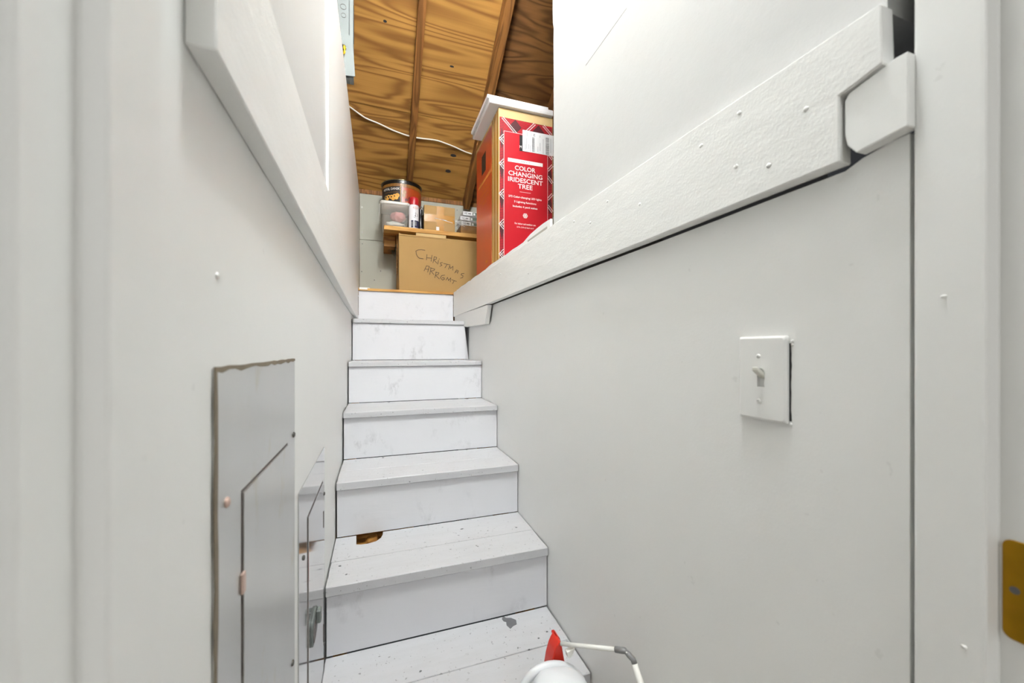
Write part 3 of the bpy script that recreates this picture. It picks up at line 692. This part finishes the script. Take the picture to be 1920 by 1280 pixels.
bt = thing('dark_bottle', (.272, 2.65, .785), 'small black bottle with white label between spray can and cardboard carton', 'bottle')
lathe('bottle_body', (.272, 2.655, .7855), [(.018, 0), (.019, .003), (.019, .09), (.012, .105), (.011, .125), (.013, .126), (.013, .150), (.003, .151)], 'bottle_black', bt, 24)
box('bottle_label', .268, .280, 2.6345, 2.6356, .790, .807, 'label_paper', bt)
tube('loop_handle', [(.262, 2.64, .94), (.275, 2.637, .952), (.286, 2.636, .935), (.287, 2.636, .905), (.278, 2.637, .893)], .0035, 'steel_grey', bt, 8)

sb = thing('small_carton', (.39, 2.66, .785), 'small taped cardboard carton in the middle of the shelf', 'box')
box('carton', .289, .494, 2.60, 2.76, .7855, .955, 'cardboard', sb, .003, 2)
FS = frame_fn((.289, 2.60, .785), (1, 0, 0), (0, 0, 1))
rect('tape_strip', FS, .083, .131, .003, .1695, .0003, .0007, 'packing_tape', sb)
rect('tape_strip', FS, .001, .203, .062, .112, .0002, .0005, 'packing_tape', sb)
rect('paper_tag', FS, .079, .099, .006, .032, .0009, .0012, 'label_paper', sb)
for a0, b0, a1, b1 in ((.01, .104, .04, .108), (.07, .085, .15, .078), (.11, .082, .19, .066)):
    prism('tape_crease', [(a0, b0), (a1, b1), (a1, b1+.003), (a0, b0+.003)], 'z', .0009, .0012, 'label_paper', sb, fn=FS)

# crumpled bag behind the carton
cbg = obj('plastic_bag', blob_me((.40, 2.83, .89), (.085, .04, .085), .35, 2.8, 4, 9), 'clear_film', None, True); tag(cbg, 'crumpled clear plastic bag behind the small taped carton', 'bag')

# three small white boxes in a clear bag
wg = 'white boxes in the clear bag'
for i, (x0, z, lab) in enumerate(((.552, .9195, 'topmost'), (.534, .8855, 'middle'), (.543, .852, 'lowest'))):
    b = thing('white_box', (x0+.08, 2.68, z), lab+' of three small white printed boxes in the clear bag on the shelf', 'box', wg)
    box('carton', x0, x0+.16, 2.612+.004*i, 2.75, z+.0005, z+.0275, 'package_white', b, .001)
    fr = frame_fn((x0, 2.612+.004*i, z), (1, 0, 0), (0, 0, 1))
    text('lettering', 'WE', fr, .019, .014, 'print_black', b, width=.022, height=.013)
    rect('grey_print', fr, .036, .056, .010, .018, .0003, .0005, 'print_grey', b)
    rect('teal_print', fr, .066, .15, .003, .025, .0003, .0005, 'garland_green', b)
    rect('white_tab', fr, .072, .085, .006, .02, .0006, .0008, 'label_paper', b)
bb = thing('grey_carton', (.63, 2.66, .785), 'plain grey carton under the three white boxes in the bag', 'box')
box('carton', .535, .72, 2.612, 2.76, .7855, .851, 'cardboard_edge', bb, .003)
bag = thing('plastic_bag', (.62, 2.68, .785), 'clear plastic bag wrapped around the small white boxes on the shelf', 'bag')
obj('bag_film', blob_me((.625, 2.675, .842), (.125, .085, .0545), .22, 3.2, 4, 2), 'clear_film', bag, True)
obj('bag_gather', tube_me([(.565, 2.61, .85), (.53, 2.590, .845), (.505, 2.576, .855), (.485, 2.574, .868), (.478, 2.577, .872)], [.042, .034, .022, .010, .013], 12), 'clear_film', bag, True)
for i in range(6):
    a = -.7+i*.3
    obj('bag_fold', tube_me([(.492, 2.588, .864), (.525, 2.582, .85+.018*a), (.56, 2.583, .845+.036*a)], [.001, .0016, .0008], 5), 'label_paper' if i % 2 else 'clear_film', bag)

# tinsel garland clump
gl = bmesh.new()
for i in range(130):
    c = Vector((.098+random.gauss(0, .010), 2.80+random.gauss(0, .012), .705+random.gauss(0, .017))); d = Vector((random.gauss(0, 1), random.gauss(0, 1), random.gauss(-.4, 1))).normalized()*.018; n_ = d.cross(Vector((0, 1, .3))).normalized()*.0015
    gl.faces.new([gl.verts.new(v) for v in (c-n_, c+n_, c+d+n_*.3, c+d-n_*.3)])
for k in range(5):
    x = .088+k*.006
    for j in range(2): gl.faces.new([gl.verts.new(v) for v in ((x, 2.79, .69), (x+.003, 2.79, .69), (x+.004+.002*j, 2.79, .655-.006*k % .02), (x+.002, 2.79, .655))])
g_ = obj('tinsel_garland', fin(gl), 'garland_green'); tag(g_, 'grey-green tinsel garland clump hanging under the shelf end', 'garland')

# ------------------------------------------------------------------ red tree box
RX0, RX1, RYF, RYB, RZ1 = .530, .806, 1.715, 2.14, 1.124
rb = thing('tree_box', ((RX0+RX1)/2, 1.93, ATTIC), 'tall red printed carton for an artificial tree beside the stair opening', 'box')
box('carton', RX0, RX1, RYF, RYB, ATTIC+.0005, RZ1, 'cardboard_pale', rb, .003, 2)
FF = frame_fn((RX0, RYF, ATTIC), (1, 0, 0), (0, 0, 1)); Wd = RX1-RX0; Hh_ = RZ1-ATTIC
rect('plaid_print', FF, .004, Wd-.004, .02, Hh_-.044, .0002, .0006, 'print_red', rb)
bm = bmesh.new()   # dark fine stripes of the plaid
zz = .03
while zz < Hh_-.05:
    for a0, a1 in ((.004, .026), (Wd-.030, Wd-.004)):
        bm.faces.new([bm.verts.new(FF(Vector(p))) for p in ((a0, zz, .0008), (a1, zz, .0008), (a1, zz+.0028, .0008), (a0, zz+.0028, .0008))])
    zz += .0075
zz = Hh_-.108
while zz < Hh_-.046:
    bm.faces.new([bm.verts.new(FF(Vector(p))) for p in ((.026, zz, .0008), (Wd-.03, zz, .0008), (Wd-.03, zz+.0018, .0008), (.026, zz+.0018, .0008))]); zz += .0062
obj('plaid_stripes', fin(bm), 'plaid_dark', rb)
for a, b in ((.082, Hh_-.078), (.20, Hh_-.082)):
    prism('plaid_diamond', [(a-.030, b), (a, b+.034), (a+.030, b), (a, b-.034)], 'z', .0009, .0011, 'plaid_dark', rb, fn=FF)
for z0 in (.05, .19, .33, .47, .61):
    for a in (.015, Wd-.017): prism('plaid_diamond', [(a-.011, z0), (a, z0+.05), (a+.011, z0), (a, z0-.05)], 'z', .0009, .0011, 'plaid_dark', rb, fn=FF)
# twisted white cords of the plaid: rows of short dashes
def cord(p, q, gap=.0045):
    bm = bmesh.new()
    p = Vector(p); q = Vector(q); d = (q-p); L = d.length; d.normalize(); n_ = Vector((-d.y, d.x))
    for off in (-gap, gap):
        t = 0
        while t < L:
            a = p+d*t+n_*off; b = a+d*.0042
            bm.faces.new([bm.verts.new(FF(Vector((v.x, v.y, .0014)))) for v in (a+n_*.002-d*.001, b+n_*.002-d*.001, b-n_*.002+d*.001, a-n_*.002+d*.001)]); t += .0066
    obj('cord_print', fin(bm), 'print_white', rb)
cord((.018, Hh_-.046), (.088, Hh_-.112)); cord((.118, Hh_-.112), (.180, Hh_-.046)); cord((.225, Hh_-.046), (.268, Hh_-.084))
for z0 in (.065, .205, .345, .485, .60):
    cord((.005, z0+.004), (.025, z0+.026)); cord((.005, z0+.01), (.025, z0-.012))
    cord((Wd-.028, z0+.01), (Wd-.006, z0+.035)); cord((Wd-.028, z0-.02), (Wd-.006, z0-.045))
PA0, PA1, PB0, PB1 = .026, .246, .045, .645
rect('panel_border', FF, PA0-.0016, PA1+.0016, PB0-.0016, PB1+.0016, .0015, .0017, 'print_white', rb)
rect('panel_print', FF, PA0, PA1, PB0, PB1, .0018, .0021, 'print_red', rb)
D = .0024
rect('white_bar', FF, .044, .221, .507, .524, D-.0002, D, 'print_white', rb)
text('lettering', 'PRE-LIT', FF, .1325, .5155, 'print_grey', rb, width=.046, height=.007, depth=D+.0003)
for s_, b, wd_, a in (('COLOR', .483, .104, .131), ('CHANGING', .455, .172, .133), ('IRIDESCENT', .4265, .176, .133), ('TREE', .3985, .074, .131)):
    text('lettering', s_, FF, a, b, 'print_white', rb, width=wd_, height=.0215, depth=D, bold=.012)
rect('thin_rule', FF, .103, .159, .3715, .3728, D-.0002, D, 'print_white', rb)
for s_, b, wd_ in (('272 Color-changing LED lights', .3455, .168), ('3 Lighting functions', .323, .112), ('Includes 4 yard stakes', .301, .124)):
    text('lettering', s_, FF, .131, b, 'print_white', rb, width=wd_, height=.012, depth=D, bold=.015)
for s_, b, wd_ in (('For indoor and outdoor use', .222, .106), ('6 Ft. (1.8 m) lead cord', .205, .084)):
    text('lettering', s_, FF, .131, b, 'print_white', rb, width=wd_, height=.0085, depth=D, bold=.015)
bm = bmesh.new()
for k in range(6):
    a = k*math.pi/3; d = Vector((math.cos(a), math.sin(a))); n_ = Vector((-d.y, d.x)); c = Vector((.131, .262))
    def qd(p, q, w_):
        dd = (q-p).normalized(); nn = Vector((-dd.y, dd.x))*w_
        bm.faces.new([bm.verts.new(FF(Vector((v.x, v.y, D)))) for v in (p+nn, q+nn, q-nn, p-nn)])
    qd(c, c+d*.0125, .0016); qd(c+d*.006, c+d*.0105+n_*.005, .0011); qd(c+d*.006, c+d*.0105-n_*.005, .0011)
obj('snowflake_print', fin(bm), 'print_white', rb)
text('lettering', 'Color Changing Tree', FF, .125, .075, 'print_gold', rb, width=.10, height=.010, depth=D)
rect('logo_square', FF, .102, .150, .565, .640, D-.0002, D, 'print_black', rb)
text('lettering', 'M', FF, .1075, .585, 'print_white', rb, width=.010, height=.012, depth=D+.0003)
lb = rect('shipping_label', FF, .117, .277, .567, .667, D+.0006, D+.0009, 'label_paper', rb)
LD = D+.0012
for a0, a1, b0, b1, st_ in ((.166, .178, .572, .640, .0022), (.236, .254, .570, .652, .003)):
    bm = bmesh.new(); z = b0
    while z < b1:
        h = random.choice((.5, .8, 1.3))*st_*.5; bm.faces.new([bm.verts.new(FF(Vector(p))) for p in ((a0, z, LD), (a1, z, LD), (a1, z+h, LD), (a0, z+h, LD))]); z += h+random.choice((.5, .8))*st_*.55
    obj('barcode', fin(bm), 'print_grey', lb)
bm = bmesh.new()
for a, b0, b1 in ((.128, .575, .61), (.132, .575, .60), (.137, .58, .63), (.148, .58, .605), (.155, .57, .60), (.195, .575, .60), (.206, .58, .62), (.222, .57, .64), (.140, .64, .66), (.160, .645, .66), (.205, .645, .655), (.262, .58, .65)):
    bm.faces.new([bm.verts.new(FF(Vector(p))) for p in ((a, b0, LD), (a+.0014, b0, LD), (a+.0014, b1, LD), (a, b1, LD))])
obj('label_lines', fin(bm), 'print_grey', lb)
text('label_letter', 'H', frame_fn(FF(Vector((.176, .652, 0))), (0, 0, 1), (-1, 0, 0)), 0, 0, 'print_black', lb, width=.010, height=.010, depth=LD)
# left side of the red carton
FSd = frame_fn((RX0, RYB, ATTIC), (0, -1, 0), (0, 0, 1)); SD = RYB-RYF
rect('side_print', FSd, .006, SD-.115, .004, Hh_-.02, .0003, .0006, 'print_orange_red', rb)
rect('corner_tape', FSd, SD-.113, SD-.003, .004, Hh_-.004, .0003, .0007, 'packing_tape', rb)
for a in (.040, .062, .090): rect('tape_crease', FSd, SD-a, SD-a+.006, .004, Hh_-.004, .0009, .0012, 'cardboard_pale' if a != .062 else 'cardboard_edge', rb)
sc_ = .98
rect('gold_bar', FSd, .05, .30, .507, .524, .0008, .0010, 'print_gold', rb)
for s_, b, wd_ in (('COLOR', .483, .12), ('CHANGING', .455, .21), ('IRIDESCENT', .4265, .22), ('TREE', .3985, .09)):
    text('lettering', s_, FSd, .17, b, 'print_gold', rb, width=wd_, height=.017, depth=.0010)
for s_, b, wd_ in (('272 Color-changing LED lights', .3455, .20), ('3 Lighting functions', .323, .14), ('Includes 4 yard stakes', .301, .15)):
    text('lettering', s_, FSd, .17, b, 'print_gold', rb, width=wd_, height=.006, depth=.0010)
rect('logo_square', FSd, .12, .20, .56, .66, .0008, .0010, 'print_black', rb)
rect('price_sticker', FSd, .20, .235, .075, .088, .0010, .0012, 'print_gold', rb)

# white flat package lying on the red carton
wp = thing('flat_package', (.65, 1.87, RZ1), 'flat white package in plastic wrap lying on top of the red carton', 'package')
box('package', .482, .80, 1.698, 2.03, RZ1+.001, RZ1+.028, 'package_white', wp, .002)
box('package_top', .474, .78, 1.71, 2.035, RZ1+.0285, RZ1+.046, 'package_white', wp, .002)
FP = frame_fn((.482, 2.03, RZ1), (0, -1, 0), (0, 0, 1))
text('lettering', 'AT', FP, .035, .014, 'print_black', wp, width=.03, height=.015, depth=.0008)
text('lettering', 'Premium', FP, .12, .014, 'print_grey', wp, width=.08, height=.012, depth=.0008)
bm = bmesh.new()
nx, ny = 26, 20; vv = {}
from mathutils import noise as mnoise
for i in range(nx+1):
    for j in range(ny+1):
        x = .470+.335*i/nx; y = 1.694+.345*j/ny; e = min(i, nx-i, j, ny-j)
        z = RZ1+(.004 if e == 0 else .03 if e == 1 else .052)+(.014*mnoise.noise(Vector((x*22, y*22, 0)))+.008*mnoise.noise(Vector((x*60, y*60, 3))) if e > 0 else 0)
        vv[i, j] = bm.verts.new((x, y, max(z, RZ1+.0475 if e > 1 else RZ1+.003)))
for i in range(nx):
    for j in range(ny): bm.faces.new((vv[i, j], vv[i+1, j], vv[i+1, j+1], vv[i, j+1]))
obj('plastic_wrap', fin(bm), 'clear_film', wp, True)

# ------------------------------------------------------------------ spray jug and wand at the stair foot
JC = (.352, .700, FLOOR)
jg = thing('spray_jug', JC, 'white plastic spray jug with a red clip at the foot of the stairs', 'jug')
prof = [(.9, 0), (1, .01), (1, .18), (.97, .232), (.94, .262), (.89, .287), (.80, .307), (.66, .322), (.45, .331), (.2, .335), (.02, .3355)]
bm = bmesh.new(); rings = []
for r, z in prof:
    ring = []
    for k in range(48):
        a = 2*math.pi*k/48; c_, s_ = math.cos(a), math.sin(a); e = .72
        ring.append(bm.verts.new((JC[0]+.073*r*math.copysign(abs(c_)**e, c_), JC[1]+.052*r*math.copysign(abs(s_)**e, s_), FLOOR+z-.30*(r*c_*.073)*(z/.36)**2)))
    rings.append(ring)
for a, b in zip(rings, rings[1:]):
    for k in range(48): bm.faces.new((a[k], a[(k+1) % 48], b[(k+1) % 48], b[k]))
bm.faces.new(rings[0]); bm.faces.new(rings[-1])
obj('jug_body', fin(bm), 'jug_white', jg, True)
arc = [(.349+.074*math.cos(math.radians(a)), .740-.006*math.sin(math.radians(a)), FLOOR+.254+.073*math.sin(math.radians(a))-.30*.06*math.cos(math.radians(a))) for a in range(-10, 191, 10)]
obj('handle', tube_me(arc, .0085, 12), 'jug_white', jg, True)
fo = [(.342, -.705), (.344, -.688), (.348, -.666), (.3545, -.645), (.3605, -.634), (.3655, -.6285), (.3705, -.6285), (.3725, -.640), (.3755, -.658), (.3795, -.678), (.381, -.705)]
rc = prism('red_clip', [(a+.003, b) for a, b in fo], 'y', .752, .785, 'jug_red', jg, .0015)
prism('clip_rib', [(.368, -.6285), (.374, -.6285), (.3790, -.635), (.383, -.654), (.388, -.678), (.392, -.705), (.388, -.705), (.3845, -.680), (.3795, -.658), (.374, -.641), (.368, -.634)], 'y', .770, .792, 'jug_red', rc, .001)
wd = thing('spray_wand', (.46, .50, FLOOR), 'thin white jointed wand with grey elbow leaning from red clip to floor', 'wand')
P0, P1, P2, P3 = Vector((.370, .747, -.628)), Vector((.449, .66, -.597)), Vector((.459, .645, -.591)), Vector((.466, .63, -.598))
tube('wand_tube', [P0, P0.lerp(P1, .5), P1], .0042, 'wand_white', wd, 12)
prism('nozzle_tip', [(.374, -.634), (.394, -.629), (.390, -.640), (.382, -.649), (.378, -.647)], 'y', .728, .738, 'wand_white', wd, .001)
tube('elbow', [P1-(P1-P0).normalized()*.002, P1.lerp(P2, .6), P2, P2.lerp(P3, .15)], [.0056, .0058, .0056, .0045], 'wand_grey', wd, 12)
tube('elbow', [P2.lerp(P3, .05), P2.lerp(P3, .5), P3, P3+Vector((.001, -.004, -.006))], [.0045, .0056, .0056, .0054], 'wand_grey', wd, 12)
obj('elbow_pin', blob_me(P2+Vector((-.001, -.006, .001)), (.0016, .0016, .0016), 0, 1, 2), 'wand_white', wd, True)
G0 = P3+Vector((.001, -.004, -.006))
tube('handle_grip', [G0, (.468, .607, -.632), (.469, .592, -.66), (.469, .578, -.69), (.467, .56, -.74), (.465, .53, -.85), (.463, .505, -.982)], [.0055, .0065, .0095, .0125, .0135, .013, .012], 'wand_white', wd, 14)
